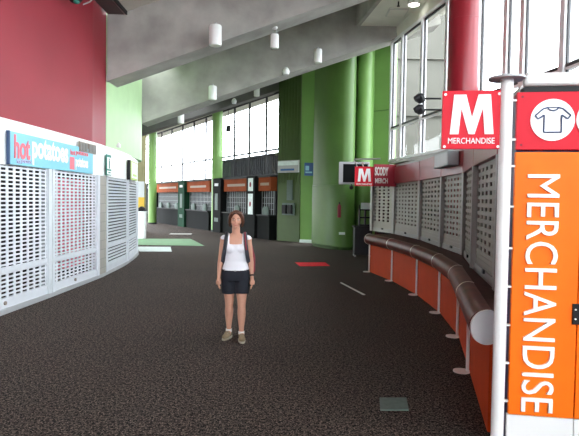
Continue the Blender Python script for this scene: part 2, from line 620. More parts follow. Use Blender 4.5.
# left hand far wall: glazing above the food counters
FA, FB = (0.45, 21.5), (-13.0, 44.9)
def far(y, off=0.0):
    """point on the far wall line at depth y, moved off metres into the concourse"""
    return (-0.4 - 0.575 * (y - 23.0) - off * 0.867, y - off * 0.5)
ys = [23.15, 24.2, 25.7, 27.2, 28.9, 30.6, 32.3, 34.1, 36.0, 38.0, 40.2]
for i in range(len(ys) - 1):
    glazing(n, far(ys[i]), far(ys[i + 1]), 2.78, 6.35, 1.12, w=0.045, dark=False)
    n += 1
struct('wall_far_lower', wall_strip([far(23.1), far(41.0)], 0.2, 0, 2.76), 'interior_dark')
struct('ceiling_far', MB().prism([(0.2, 23.6), far(41.5, -1.0), (-12.5, 41), (-11.5, 36.0), (-7.5, 27.0), (-5.5, 23.6)], 6.35, 6.55), 'cream_plaster')
struct('light_block_far_ceiling', MB().box((-12.4, 23.62, 4.9), (-5.6, 23.8, 7.2)).box((-5.6, 23.62, 6.56), (0.9, 23.8, 9.2)), 'concrete_dark')  # added to block sky light leaking in over the far ceiling
struct('wall_left_outer_upper', MB().box((-12.4, 17.3, 2.88), (-12.2, 36, 6.6)), 'concrete_dark')
# ribbed parapet seen outside, through the far glazing
lv = MB()
p0, p1 = far(24.0, -0.9), far(31.0, -0.9)
L = dist(p0, p1)
lo = empty('ribbed_parapet', (p0[0], p0[1], 0), 'dark grey ribbed parapet outside, seen through the lower far windows', 'parapet', ang(p0, p1))
k = 0.0
while k < L:
    lv.box((k, -0.03, 2.6), (k + 0.14, 0.03, 3.85))
    k += 0.22
lv.box((0, -0.03, 3.80), (L, 0.08, 3.9))
lv.build('louvre_panel', 'louvre_grey', lo)

# green enclosures beyond the merchandise store
def ribs(a, b, z0, z1, step=0.16):
    t = Matrix.Rotation(ang(a, b), 4, 'Z')
    mb = MB()
    L = dist(a, b)
    s = 0.05
    while s < L - 0.05:
        m2 = MB().box((s, -0.02, z0), (s + 0.03, 0.02, z1))
        mb.add([Vector((a[0], a[1], 0)) + t @ v for v in m2.v], m2.f)
        s += step
    return mb
struct('wall_green_far', MB().prism([(-0.52, 22.9), (0.40, 22.1), (0.9, 22.6), (0.2, 23.6)], 0, 9), 'shaded_green_paint')
struct('trim_green_ribs', ribs((-0.52, 22.9), (0.40, 22.1), 2.45, 8.8), 'shaded_green_paint')
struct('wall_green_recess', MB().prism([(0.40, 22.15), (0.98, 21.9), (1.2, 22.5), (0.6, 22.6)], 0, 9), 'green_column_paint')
struct('baseboard_green_recess', MB().prism([(0.42, 22.06), (0.95, 21.82), (0.98, 21.92), (0.45, 22.16)], 0, 0.12), 'dull_white')
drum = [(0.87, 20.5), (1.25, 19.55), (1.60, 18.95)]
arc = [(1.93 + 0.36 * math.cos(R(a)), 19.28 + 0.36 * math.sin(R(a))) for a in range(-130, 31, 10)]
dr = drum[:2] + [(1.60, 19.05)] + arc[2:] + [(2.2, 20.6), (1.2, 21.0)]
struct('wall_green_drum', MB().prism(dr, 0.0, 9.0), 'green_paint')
ctr = (1.6, 19.9)
struct('trim_green_drum_base', MB().prism([(ctr[0] + (p[0] - ctr[0]) * 1.035, ctr[1] + (p[1] - ctr[1]) * 1.035) for p in dr], 0.10, 2.30), 'green_paint', bevel=0.02)
struct('trim_green_drum_plinth', MB().prism(dr, 0.0, 0.11), 'charcoal')
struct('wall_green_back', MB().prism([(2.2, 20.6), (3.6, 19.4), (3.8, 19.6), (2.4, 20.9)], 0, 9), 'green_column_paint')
struct('trim_green_back_seam', MB().prism([(2.2, 20.56), (3.6, 19.36), (3.62, 19.4), (2.22, 20.6)], 5.0, 5.03), 'green_paint')
glazing(n, (3.63, 19.5), (3.24, 17.35), 2.9, 9.0, None)  # added window, unseen edge-on, lets sky light onto the green column
n += 1
struct('wall_green_side', MB().prism([(3.24, 17.3), (3.34, 17.3), (3.73, 19.5), (3.63, 19.5)], 0, 2.88), 'green_column_paint')

# orange and white board wall beyond the left corner
struct('wall_beyond_left', MB().prism([(-11.5, 25.2), (-7.35, 27.6), (-7.5, 27.9), (-11.5, 25.6)], 0, 6.4), 'olive_brown')
pb = empty('advertising_board', (-7.42, 27.50, 0), 'tall yellow and white advertising board beyond the left corner', 'poster', ang((-11.5, 25.2), (-7.35, 27.6)))
MB().box((-2.5, -0.06, 0.45), (0, 0, 1.75)).build('lower_panel', 'poster_yellow', pb)
MB().box((-2.5, -0.06, 1.75), (0, 0, 2.55)).build('upper_panel', 'poster_white', pb)

# columns
def column(name, c, r, h, m, label):
    root = empty(name, (c[0], c[1], 0), label, 'column')
    MB().cyl((0, 0), r, 0, h, 40).build('shaft', m, root)
    MB().cyl((0, 0), r + 0.02, 0, 0.1, 40).build('base_ring', 'charcoal', root)
    sm = MB()
    for z in (2.6, 5.2):
        sm.cyl((0, 0), r + 0.004, z, z + 0.012, 40)
    sm.build('joint_ring', m, root)
    return root
column('round_column', (-3.85, 28.5), 0.28, 6.35, 'green_column_paint', 'pale green round column standing before the far food counters, behind the woman')
column('round_column', (-9.05, 35.6), 0.27, 6.35, 'green_column_paint', 'slim green round column at the far left end of the food counters')
column('round_column', (2.72, 19.9), 0.31, 9.0, 'green_column_paint', 'thick bright green round column behind the television and the stand')
column('round_column', (3.27, 10.4), 0.285, 8.3, 'red_column_paint', 'glossy red round column rising behind the near M sign')

# ------------------------------------------------------------------ right: store front with shutters
S = [(2.37, 15.3), (2.74, 14.0), (2.86, 11.7), (2.80, 9.8), (2.75, 8.4), (2.35, 6.75), (2.0, 5.05), (1.87, 4.35)]
FZ = 2.20
struct('ceiling_store', band(offset_line(S, -0.08), [(3.2, 17.1), (3.6, 14.8), (4.0, 12.7), (4.3, 10.9), (4.55, 9.4), (4.75, 8.1), (4.95, 6.0), (5.05, 4.4)], 2.62, 2.70), 'grey_post')
struct('trim_store_ledge', wall_strip(offset_line(S, 0.04), -0.16, 2.62, 2.68), 'grey_post')
struct('wall_store_end', MB().prism([(1.9, 4.35), (5.1, 4.35), (5.1, 4.2), (1.9, 4.2)], 0, 2.62), 'maroon_panel')
struct('wall_store_far_end', MB().prism([(2.42, 15.3), (3.2, 17.2), (3.3, 17.1), (2.52, 15.25)], 0, 2.62), 'interior_brown')


def perforated(L, z0, z1, ncol, pitch, hole_w, hole_h, t, lead=0.0, z_solid=None):
    """slatted grille: horizontal bars and upright webs leaving a grid of openings"""
    mb = MB()
    z = z0
    gap = hole_h
    rows = int((z1 - z0) / pitch)
    for r in range(rows + 1):
        za = z0 + r * pitch
        zb = min(za + pitch - gap, z1)
        if zb > za:
            mb.box((0, -t, za), (L, t, zb))
    cw = L / ncol
    for c in range(ncol + 1):
        xa = max(0, c * cw - cw * (1 - hole_w) / 2)
        xb = min(L, c * cw + cw * (1 - hole_w) / 2)
        mb.box((xa, -t * 0.55, z0), (xb, t * 0.55, z1))
    return mb


ncs = [5, 8, 7, 7, 6, 6, 3]
labs = ['grey perforated roller shutter directly behind the far M sign', 'grey perforated roller shutter second from the far end of the store front',
        'grey perforated roller shutter left of the grey wall box', 'grey perforated roller shutter below the grey wall box',
        'grey perforated roller shutter angled edge-on, seen as the narrow strip under the near M sign', 'nearest clearly visible grey perforated roller shutter, beside the white pole',
        'short end roller shutter hidden mostly behind the white pole']
for i in range(7):
    a, b = S[i + 1], S[i]
    L = dist(a, b)
    root = empty('roller_shutter', (a[0], a[1], 0), labs[i], 'roller shutter', ang(a, b), 'grey roller shutters of the merchandise store')
    perforated(L, 1.14, FZ, ncs[i], 0.092, 0.46, 0.046, 0.012).build('curtain', 'grey_metal', root)
    low = MB()
    for q in range(4):
        low.box((0, -0.012 - 0.004 * (q % 2), 0.92 + q * 0.055), (L, 0.012, 0.965 + q * 0.055))
    low.box((0, -0.006, 0.92), (L, 0.006, 1.14))
    low.build('solid_slats', 'grey_metal', root)
    MB().box((0.05, -0.03, 0.90), (L - 0.05, 0.03, 1.00)).build('bottom_rail', 'grey_post', root)
    MB().box((L / 2 - 0.05, 0.03, 0.97), (L / 2 + 0.05, 0.05, 1.01)).build('lock', 'black_plastic', root)
    for x in (0.0, L):
        if x == 0 or i == 0:
            MB().box((x - 0.055, -0.05, 0.90), (x + 0.055, 0.075, FZ)).build('guide_post', 'grey_post', root)
    # maroon fascia panel above
    fp = empty('store_fascia', (a[0], a[1], FZ), 'glossy maroon fascia panel above the ' + ['far end shutter', 'second far shutter', 'third shutter from the far end', 'shutter with the grey wall box', 'narrow angled shutter', 'nearest visible shutter', 'short end shutter'][i], 'panel', ang(a, b), 'maroon fascia panels of the store')
    MB().box((0.012, -0.06, 0.0), (L - 0.012, 0.07, 0.42)).build('panel', 'maroon_panel', fp, bevel=0.006)
    MB().box((-0.012, -0.05, 0.0), (0.012, 0.06, 0.42)).build('joint_strip', 'charcoal', fp)

# a shelf of stock just inside the store, glimpsed through the openings
for i, (x, y, rt) in enumerate([(3.75, 13.3, 96), (3.85, 10.9, 90), (3.75, 8.6, 78), (3.35, 6.4, 75)]):
    sh = empty('stock_shelf', (x, y, 0), 'dark shelf unit of folded stock inside the store behind the ' + ['second far shutter', 'third shutter', 'fourth and fifth shutters', 'near shutter'][i], 'shelf', R(rt), 'stock shelves inside the store')
    fr = MB().box((-0.9, -0.2, 0), (-0.86, 0.2, 2.1)).box((0.86, -0.2, 0), (0.9, 0.2, 2.1)).box((-0.9, -0.24, 0), (0.9, -0.2, 2.1))
    for z in (0.1, 0.6, 1.1, 1.6, 2.05):
        fr.box((-0.86, -0.2, z), (0.86, 0.2, z + 0.03))
    fr.build('frame', 'charcoal', sh)
    st = MB()
    for z in (0.63, 1.13, 1.63):
        x0 = -0.84
        while x0 < 0.6:
            w = random.uniform(0.18, 0.3)
            st.box((x0, -0.17, z), (x0 + w, 0.17, z + random.uniform(0.15, 0.36)))
            x0 += w + 0.03
    tag(st.build('stock', 'shelf_stock', sh), kind='stuff')

# counter with bullnose
Cc = [(1.99, 13.2), (2.27, 11.76), (2.41, 10.04), (2.39, 8.44), (2.22, 6.95), (1.88, 5.51), (1.53, 4.05)]
ctr = empty('service_counter', (0, 0, 0), 'long curved orange service counter with a maroon rounded edge along the store front', 'counter')
for i in range(6):
    a, b = Cc[i + 1], Cc[i]
    L = dist(a, b)
    t = ang(a, b)
    p = MB().box((0.012, -0.03, 0.0), (L - 0.012, 0.0, 0.84)).build('panel', 'orange_laminate', ctr, loc=(a[0], a[1], 0), rot=t)
    e1, e2 = 0.012, L - 0.012
    tb = MB()
    seg = 24
    ring = []
    for k in range(seg):
        aa = 2 * math.pi * k / seg
        ring.append((0.125 * math.cos(aa), 0.125 * math.sin(aa)))
    vs = [(e1, 0.03 + r[0], 0.81 + r[1]) for r in ring] + [(e2, 0.03 + r[0], 0.81 + r[1]) for r in ring]
    fs = [(k, k + seg, (k + 1) % seg + seg, (k + 1) % seg) for k in range(seg)] + [tuple(range(seg)), tuple(range(seg, 2 * seg))[::-1]]
    tb.add(vs, fs).build('bullnose', 'maroon_tube', ctr, loc=(a[0], a[1], 0), rot=t)
    sm = MB().add([(-0.014, 0.03 + r[0] * 1.02, 0.81 + r[1] * 1.02) for r in ring] + [(0.014, 0.03 + r[0] * 1.02, 0.81 + r[1] * 1.02) for r in ring], fs)
    if i < 5:
        sm.build('seam_ring', 'cream_seam', ctr, loc=(a[0], a[1], 0), rot=t)
# end caps
a, b = Cc[6], Cc[5]
t = ang(a, b)
ringc = [(0.132 * math.cos(2 * math.pi * k / 32), 0.132 * math.sin(2 * math.pi * k / 32)) for k in range(32)]
ec = MB().add([(-0.012, 0.03 + r[0], 0.81 + r[1]) for r in ringc] + [(0.010, 0.03 + r[0], 0.81 + r[1]) for r in ringc],
              [(k, k + 32, (k + 1) % 32 + 32, (k + 1) % 32) for k in range(32)] + [tuple(range(32)), tuple(range(32, 64))[::-1]])
ec.build('end_cap', 'white_paint', ctr, loc=(a[0], a[1] - 0.01, 0), rot=R(96))['label'] = 'white round end cap'
a, b = Cc[1], Cc[0]
ec.build('end_cap', 'cream_seam', ctr, loc=(Cc[0][0], Cc[0][1], 0), rot=ang(a, b))
for i in range(6):
    a = Cc[max(0, i - 1)]
    b = Cc[min(6, i + 1)]
    t = ang(b, a)
    po = MB().cyl((0, 0), 0.018, 0.0, 0.72, 12).build('post', 'white_paint', ctr, loc=(Cc[i][0] - 0.022 * math.sin(t), Cc[i][1] + 0.022 * math.cos(t), 0))
    MB().cyl((-0.06, 0), 0.085, 0.0, 0.014, 24).build('floor_plate', 'white_paint', po)
wt_in = offset_line(S, 0.055)
wt_in = [(2.28, 13.6)] + [p for p in wt_in if p[1] < 14.2][:6] + [(1.84, 4.4)]
band([(p[0] + 0.01, p[1]) for p in Cc], [(2.62, 13.6)] + wt_in[2:], 0.86, 0.925).build('worktop', 'maroon_top', ctr)

# grey box on the fascia
gb = empty('wall_light_box', (2.69, 9.05, 2.33), 'slanted grey rectangular box fixed on the maroon fascia left of the near M sign', 'wall light', ang((2.80, 9.8), (2.75, 8.4)))
MB().box((-0.5, -0.17, 0.0), (0.45, 0.0, 0.24)).build('housing', 'grey_box', gb, bevel=0.01)
MB().box((-0.45, -0.176, 0.02), (0.40, -0.17, 0.22)).build('front_lens', 'tape_grey', gb)
MB().box((-0.1, 0.0, 0.08), (0.05, 0.06, 0.18)).build('bracket', 'charcoal', gb)

# ------------------------------------------------------------------ left shutters
def slot_shutter(a, b, label, ncol):
    L = dist(a, b)
    root = empty('roller_shutter', (a[0], a[1], 0.07), label, 'roller shutter', ang(a, b), 'white slotted roller shutters')
    perforated(L, 0.12, 2.13, ncol, 0.0635, 0.66, 0.036, 0.010).build('curtain', 'white_metal', root)
    MB().box((0, -0.03, 0.0), (L, 0.03, 0.15)).build('bottom_rail', 'white_metal', root)
    MB().box((0, -0.03, 0.52), (L, 0.02, 0.61)).build('middle_rail', 'white_metal', root)
    for x in (-0.05, L + 0.05):
        MB().box((x - 0.05, -0.06, 0.0), (x + 0.05, 0.08, 2.14)).build('guide_post', 'white_metal', root)
    lk = MB().tube([(L * 0.45, -0.03, 0.08), (L * 0.45, -0.05, 0.08)], 0.03, 16)
    lk.build('lock', 'vent_brown', root)
    return root
slot_shutter((-4.355, 4.2), (-4.29, 6.70), 'white slotted roller shutter nearest the camera, outside the left edge', 13)
slot_shutter((-4.285, 6.92), (-4.165, 9.22), 'white slotted roller shutter at the left edge, dark behind its slots', 12)
slot_shutter((-4.155, 9.44), (-4.10, 11.40), 'white slotted roller shutter with pink showing through, left of the block pillar', 11)
for (a, b, nm) in [((-4.13, 12.12), (-4.27, 14.10), 'grey white roller shutter of closed slats, right of the block pillar'),
                   ((-4.29, 14.24), (-4.60, 16.15), 'narrow looking closed slat roller shutter at the far end of the left facade')]:
    L = dist(a, b)
    root = empty('roller_shutter', (a[0], a[1], 0.07), nm, 'roller shutter', ang(a, b), 'closed slat roller shutters')
    mb = MB()
    z = 0.14
    while z < 2.1:
        mb.add([(0, -0.004, z), (0, -0.030, z + 0.012), (0, -0.030, z + 0.040), (0, -0.004, z + 0.050),
                (L, -0.004, z), (L, -0.030, z + 0.012), (L, -0.030, z + 0.040), (L, -0.004, z + 0.050)],
               [(0, 4, 5, 1), (1, 5, 6, 2), (2, 6, 7, 3), (0, 1, 2, 3), (7, 6, 5, 4)])
        z += 0.074
    mb.build('curtain', 'white_metal', root)
    MB().box((0, 0.0, 0.1), (L, 0.012, 2.12)).build('groove_shade', 'charcoal', root)  # dark sheet standing in for shade in the grooves between slats
    MB().box((0, -0.04, 0.0), (L, 0.03, 0.15)).build('bottom_rail', 'white_metal', root)
    MB().box((0, -0.04, 0.52), (L, 0.0, 0.60)).build('middle_rail', 'white_metal', root)
    for x in (-0.05, L + 0.05):
        MB().box((x - 0.05, -0.06, 0.0), (x + 0.05, 0.08, 2.14)).build('guide_post', 'white_metal', root)
pk = empty('menu_hoarding', (-4.42, 10.97, 0), 'pink menu hoarding inside the shop behind the slotted shutter', 'hoarding', R(90))
MB().box((-0.95, 0.0, 0.3), (0.95, 0.04, 2.1)).build('panel', 'interior_pink', pk)
MB().box((-0.95, 0.0, 0.0), (-0.9, 0.04, 0.3)).build('foot', 'charcoal', pk)
MB().box((0.9, 0.0, 0.0), (0.95, 0.04, 0.3)).build('foot', 'charcoal', pk)

# sign of the potato shop
def on_fascia(y, off=0.0):
    off = max(0.0, off - 0.215) + 0.02
    best = min(range(len(FLr) - 1), key=lambda i: 0 if FLr[i][1] <= y <= FLr[i + 1][1] else 1)
    p, q = FLr[best], FLr[best + 1]
    t = (y - p[1]) / (q[1] - p[1])
    return (p[0] + (q[0] - p[0]) * t + off, y)
sa, sbp = on_fascia(8.0, 0.235), on_fascia(11.1, 0.235)
Ls = dist(sa, sbp)
sg = empty('shop_sign', (sa[0], sa[1], 2.21), 'light blue shop sign reading hot potatoes in pink and white letters', 'sign', ang(sa, sbp))
MB().box((0, -0.02, 0.0), (Ls, 0.02, 0.49)).build('board', 'sign_blue', sg)
MB().box((-0.02, -0.022, -0.005), (0.0, 0.025, 0.495)).build('end_plate', 'letter_blue', sg)
text('hot', 0.46, 0.36, 'sign_pink', parent=sg, loc=(0.34, -0.025, 0.275), bold=0.02)
text('potatoes', 1.30, 0.44, 'letter_white', parent=sg, loc=(1.28, -0.026, 0.25), bold=0.035)
text('hot', 0.10, 0.07, 'pale_lilac', parent=sg, loc=(0.23, -0.025, 0.06), bold=0.01)
text('potatoes', 0.29, 0.07, 'pale_lilac', parent=sg, loc=(0.45, -0.025, 0.06), bold=0.01)
text('hot', 0.20, 0.10, 'sign_pink', parent=sg, loc=(2.14, -0.025, 0.36), bold=0.01)
text('potatoes', 0.56, 0.10, 'sign_pink', parent=sg, loc=(2.56, -0.025, 0.36), bold=0.01)
MB().box((2.02, -0.026, 0.04), (2.20, -0.020, 0.27)).build('pink_block', 'sign_pink', sg)
text('potatoes', 0.58, 0.24, 'letter_white', parent=sg, loc=(2.54, -0.026, 0.16), bold=0.035)
# vents
va = on_fascia(10.42, 0.235)
vt = empty('wall_vent', (va[0], va[1], 2.56), 'brownish louvred vent pair on the white fascia above the blue sign', 'vent', ang(on_fascia(10.6), on_fascia(11.5)))
for k in range(2):
    f = MB().box((0.44 * k, -0.03, 0.06), (0.44 * k + 0.39, 0.0, 0.25)).build('grille', 'vent_brown', vt)
    m2 = MB()
    for q in range(5):
        m2.box((0.44 * k + 0.02 + q * 0.075, -0.045, 0.08), (0.44 * k + 0.05 + q * 0.075, -0.03, 0.23))
    m2.build('blade', 'grey_post', f)
# direction sign with pictograms
wa = on_fascia(12.15, 0.235)
ws = empty('toilet_sign', (wa[0], wa[1], 2.23), 'narrow upright green and white pictogram sign on the fascia above the block pillar', 'sign', ang(on_fascia(12.0), on_fascia(12.5)))
MB().box((-0.18, -0.02, 0), (0.18, 0.0, 0.46)).build('board', 'exit_green', ws)
pm = MB()
pm.box((-0.15, -0.026, 0.02), (0.15, -0.02, 0.10)).box((-0.15, -0.026, 0.14), (0.15, -0.02, 0.40))
pm.build('white_field', 'letter_white', ws)
pg = MB().ell((0, -0.03, 0.36), (0.03, 0.006, 0.025)).box((-0.035, -0.034, 0.24), (0.035, -0.028, 0.33)).box((-0.03, -0.034, 0.15), (-0.005, -0.028, 0.24)).box((0.005, -0.034, 0.15), (0.03, -0.028, 0.24)).box((-0.08, -0.034, 0.045), (0.08, -0.028, 0.075))
pg.build('pictogram', 'exit_green', ws)
# projecting lightbox near the corner
la = on_fascia(14.1, 0.22)
lb = empty('shop_lightbox', (la[0], la[1], 2.21), 'lime green and white lightbox on the fascia near the left facade corner', 'sign', ang(on_fascia(14.3), on_fascia(15.5)))
MB().box((0.0, -0.08, 0.0), (1.25, 0.0, 0.50)).build('housing', 'lime_box', lb, bevel=0.01)
MB().box((0.22, -0.090, 0.05), (1.18, -0.080, 0.46)).build('face_panel', 'letter_white', lb)
MB().box((-0.02, -0.085, -0.005), (0.0, 0.0, 0.505)).build('end_plate', 'charcoal', lb)
MB().box((0.35, -0.096, 0.1), (1.05, -0.090, 0.16)).build('stripe', 'lime_box', lb)
for q, (xx) in enumerate((0.3, 0.9)):
    MB().tube([(xx, -0.05, 0.0), (xx, -0.05, -0.10)], 0.03, 12).build('spot_lamp', 'tape_grey', lb)

# small camera on the fascia edge between red and green walls
dc = empty('wall_sensor', (-3.98, 12.55, 2.89), 'small white sensor on the fascia edge where red and green walls meet', 'sensor')
MB().box((-0.04, -0.04, 0.0), (0.04, 0.04, 0.08)).build('housing', 'white_paint', dc, bevel=0.01)
MB().ell((0, 0, 0.09), (0.03, 0.03, 0.03)).build('dome', 'letter_white', dc)

# duct end and lamp at the top left
struct('trim_deck_edge_slab', MB().box((-4.30, -14.0, 6.0), (-3.93, 12.74, 6.7)), 'concrete_dark')
struct('trim_deck_edge_panel', MB().box((-3.92, -14.0, 6.0), (-3.88, 12.74, 6.7)), 'concrete')
struct('trim_deck_edge_strip', MB().box((-3.875, -14.0, 5.99), (-3.85, 12.74, 6.25)), 'black_plastic')
cl = empty('conduit', (-4.05, 11.2, 5.75), 'thin grey conduit pipe at the top left of the red wall', 'pipe')
MB().tube([(-0.30, 0.0, -0.10), (-0.12, 0.05, 0.0), (0.05, 0.1, 0.24)], 0.015, 8).build('tube', 'tape_grey', cl)
fl = empty('flood_light', (-4.05, 10.2, 5.34), 'dark round flood light at the top edge above the red wall', 'lamp')
MB().ell((0, 0, 0.12), (0.14, 0.12, 0.12)).build('housing', 'black_plastic', fl)
MB().ell((0.03, -0.03, 0.03), (0.06, 0.06, 0.045)).build('lens', 'exit_green', fl)
MB().tube([(0, 0, 0.2), (0, 0, 0.66)], 0.02, 10).build('stem', 'black_plastic', fl)

# ------------------------------------------------------------------ cylinder lamps on and under the beams
def cylinder_lamp(x, y, z0, z1, r, label, back=0.35, cable=False, top=None):
    root = empty('cylinder_light', (x, y, z0), label, 'lamp', 0, 'white cylinder lights on the raked beams')
    h = z1 - z0
    MB().tube([(0, 0, 0), (0, 0, 0.02), (0, 0, h - 0.03), (0, 0, h)], [r * 0.97, r, r, r * 0.9], 28, caps=True).build('housing', 'white_paint', root)
    MB().cyl((0, 0), r * 0.85, -0.006, 0.004, 24).build('lens', 'lens_glow', root)
    if cable:
        m2 = MB()
        for s in (-1, 1):
            m2.tube([(s * r * 0.5, 0, h), (s * r * 0.35, 0, top - z0)], 0.008, 8)
        m2.build('cable', 'tape_grey', root)
        MB().ell((0, 0, top - z0), (0.07, 0.07, 0.05)).build('ceiling_cup', 'white_paint', root)
    else:
        MB().box((-0.03, r * 0.8, h * 0.35), (0.03, back, h * 0.65)).build('bracket', 'charcoal', root)
        MB().tube([(0, 0, h), (0, 0, h + 0.06)], 0.03, 10).build('top_knob', 'tape_grey', root)
    return root
cylinder_lamp(-1.73, 12.3, 5.19, 5.64, 0.14, 'largest white cylinder light, on the face of the nearest beam', 0.46)
cylinder_lamp(-2.40, 16.6, 4.76, 5.17, 0.125, 'white cylinder light on the left part of the second beam', 0.42)
cylinder_lamp(0.79, 16.6, 5.92, 6.33, 0.125, 'white cylinder light on the second beam above the green walls', 0.42)
cylinder_lamp(-0.42, 13.1, 5.37, 5.70, 0.10, 'white cylinder light hung on two cables below the nearest beam', cable=True, top=5.86)
cylinder_lamp(-4.58, 22.6, 4.85, 5.32, 0.13, 'small white cylinder light on the dark third beam at left', 0.42)
cylinder_lamp(-1.44, 22.6, 6.02, 6.44, 0.12, 'small dim cylinder light on the dark third beam above the far windows', 0.42)
for (x, y, z, lab) in [(-0.17, 16.75, 5.66, 'small white dome speaker on the lower edge of the second beam'),
                       (-2.39, 22.75, 5.80, 'tiny white dome speaker under the dark third beam')]:
    d = empty('dome_speaker', (x, y, z), lab, 'speaker')
    MB().loft([(0, 0, -0.08, 0.09, 0.09), (0, 0, 0.02, 0.11, 0.11), (0, 0, 0.10, 0.08, 0.08), (0, 0, 0.15, 0.03, 0.03)], 20, power=2).build('housing', 'white_paint', d)
    MB().box((-0.02, 0.0, 0.02), (0.02, 0.24, 0.07)).build('bracket', 'charcoal', d)
hs = empty('hanging_speaker', (-3.05, 26.5, 5.02), 'small dark square speaker hanging before the far windows left of the green column', 'speaker')
MB().box((-0.11, -0.1, 0), (0.11, 0.1, 0.28)).build('housing', 'charcoal', hs, bevel=0.01)
MB().tube([(0, 0, 0.28), (0, 0, 1.33)], 0.012, 8).build('rod', 'charcoal', hs)
# soffit lights
dl = empty('downlight', (3.3, 14.9, 7.10), 'bright round downlight in the cream soffit at the top', 'lamp')
MB().cyl((0, 0), 0.17, 0.0, 0.08, 28).build('trim_ring', 'white_paint', dl)
MB().cyl((0, 0), 0.14, -0.012, 0.0, 28).build('lit_lens', 'lamp_lit', dl)
sv = empty('ceiling_vent', (3.0, 15.7, 7.14), 'pale square vent set in the cream soffit', 'vent')
MB().box((-0.28, -0.3, 0.0), (0.28, 0.3, 0.04)).build('frame', 'tape_white', sv)
b2 = MB()
for q in range(6):
    b2.box((-0.25, -0.26 + q * 0.09, -0.02), (0.25, -0.22 + q * 0.09, 0.0))
b2.build('blade', 'cream_plaster', sv)
sp = empty('sprinkler', (2.88, 14.9, 7.06), 'tiny sprinkler head under the cream soffit', 'sprinkler')
MB().tube([(0, 0, 0.12), (0, 0, 0.0)], 0.02, 10).cyl((0, 0), 0.045, -0.01, 0.0, 12).build('head', 'charcoal', sp)

# ------------------------------------------------------------------ far food counters
bays = [(38.1, 33.6, 'food counter with orange header between slim left column and green pillar'),
        (32.45, 29.3, 'food counter with orange header directly left of the pale green column'),
        (27.6, 25.05, 'food counter with orange header directly behind the woman'),
        (24.2, 23.2, 'food counter with orange header cut off by the dark green wall')]
for i, (y1, y0, lab) in enumerate(bays):
    a, b = far(y1, 0.05), far(y0, 0.05)
    L = dist(a, b)
    root = empty('food_counter', (a[0], a[1], 0), lab, 'food counter', ang(a, b), 'far food counters')
    MB().box((0, -0.35, 0), (L, 0, 1.02)).build('counter_front', 'black_panel', root)
    MB().box((0, -0.42, 1.02), (L, 0, 1.07)).build('worktop', 'charcoal', root)
    MB().box((0, -0.30, 2.10), (L, 0, 2.70)).build('header', 'dull_orange', root)
    MB().box((0, -0.36, 2.70), (L, 0, 2.76)).build('cornice', 'charcoal', root)
    # rolled grille with counter goods behind it
    g = MB()
    x = 0.0
    while x < L:
        g.box((x, -0.13, 1.07), (x + 0.035, -0.11, 2.10))
        x += 0.22
    for z in (1.3, 1.55, 1.8):
        g.box((0, -0.12, z), (L, -0.11, z + 0.02))
    g.build('grille', 'grey_box', root)
    MB().box((0, -0.03, 1.07), (L, 0.0, 2.10)).build('back_panel', 'interior_dark', root)
    for q in range(max(1, int(L / 1.5))):
        cx = L * (q + 0.5) / max(1, int(L / 1.5))
        MB().loft([(cx, -0.22, 1.07, 0.28, 0.08), (cx, -0.22, 1.30, 0.28, 0.08), (cx, -0.22, 1.42, 0.2, 0.06)], 20).build('display_case', 'floor_plate_metal', root)
    MB().box((L * 0.15, -0.305, 2.34), (L * 0.85, -0.30, 2.46)).build('header_stripe', 'vent_brown', root)
for (ya, yb, m, lab) in [(39.9, 38.2, 'black_panel', 'black poster pillar at the far left of the food counters'), (33.5, 32.5, 'dark_green_panel', 'dark green poster pillar between the two left food counters'),
                         (28.6, 27.65, 'black_panel', 'black poster pillar just right of the pale green column'), (25.0, 24.25, 'black_panel', 'black pillar with two white posters right of the woman')]:
    a, b = far(ya, 0.06), far(yb, 0.06)
    L = dist(a, b)
    root = empty('poster_pillar', (a[0], a[1], 0), lab, 'pillar', ang(a, b), 'poster pillars of the food counters')
    MB().box((0, -0.45, 0), (L, 0, 2.78)).build('pillar', m, root)
    if 'white' in lab:
        for (z0, z1) in ((2.1, 2.68), (1.05, 1.98)):
            p = MB().box((L * 0.25, -0.47, z0), (L * 0.8, -0.45, z1)).build('poster', 'dull_white', root)
            MB().ell((L * 0.52, -0.475, (z0 + z1) / 2), (0.09, 0.008, 0.12)).build('emblem', 'pack_red', p)
    else:
        MB().box((L * 0.3, -0.47, 2.38), (L * 0.75, -0.45, 2.52)).build('plate', 'tape_grey', root)
        MB().box((L * 0.35, -0.47, 1.15), (L * 0.7, -0.45, 2.0)).build('poster', 'floor_plate_metal', root)
        MB().box((L * 0.3, -0.47, 0.55), (L * 0.75, -0.45, 0.75)).build('lower_plate', 'floor_plate_metal', root)

# signs on the green walls
gs = empty('notice_board', (-0.50, 22.86, 2.86), 'wide pale notice board high on the dark ribbed green wall', 'sign', ang((-0.52, 22.9), (0.40, 22.1)))
MB().box((0.03, -0.08, 0.0), (1.18, -0.03, 0.5)).build('board', 'tape_grey', gs)
MB().box((0.05, -0.09, 0.30), (1.15, -0.08, 0.47)).build('pale_band', 'dull_white', gs)
MB().box((0.2, -0.09, 0.08), (0.95, -0.08, 0.16)).build('text_line', 'sign_blue_deep', gs)
ph = empty('wall_phone', (-0.14, 22.55, 1.1), 'grey pay phone panel with two dark boxes on the dark green wall', 'phone', ang((-0.52, 22.9), (0.40, 22.1)))
MB().box((0.05, -0.05, 0.62), (0.36, -0.02, 1.45)).build('upper_poster', 'floor_plate_metal', ph)
MB().box((-0.15, -0.10, 0.0), (0.50, -0.02, 0.5)).build('back_plate', 'floor_plate_metal', ph)
MB().box((-0.08, -0.20, 0.06), (0.12, -0.10, 0.42)).build('phone_box', 'black_plastic', ph)
MB().box((0.22, -0.20, 0.06), (0.42, -0.10, 0.42)).build('phone_box', 'black_plastic', ph)
bs = empty('blue_sign', (0.53, 21.0, 2.68), 'deep blue square sign projecting beside the green recess', 'sign')
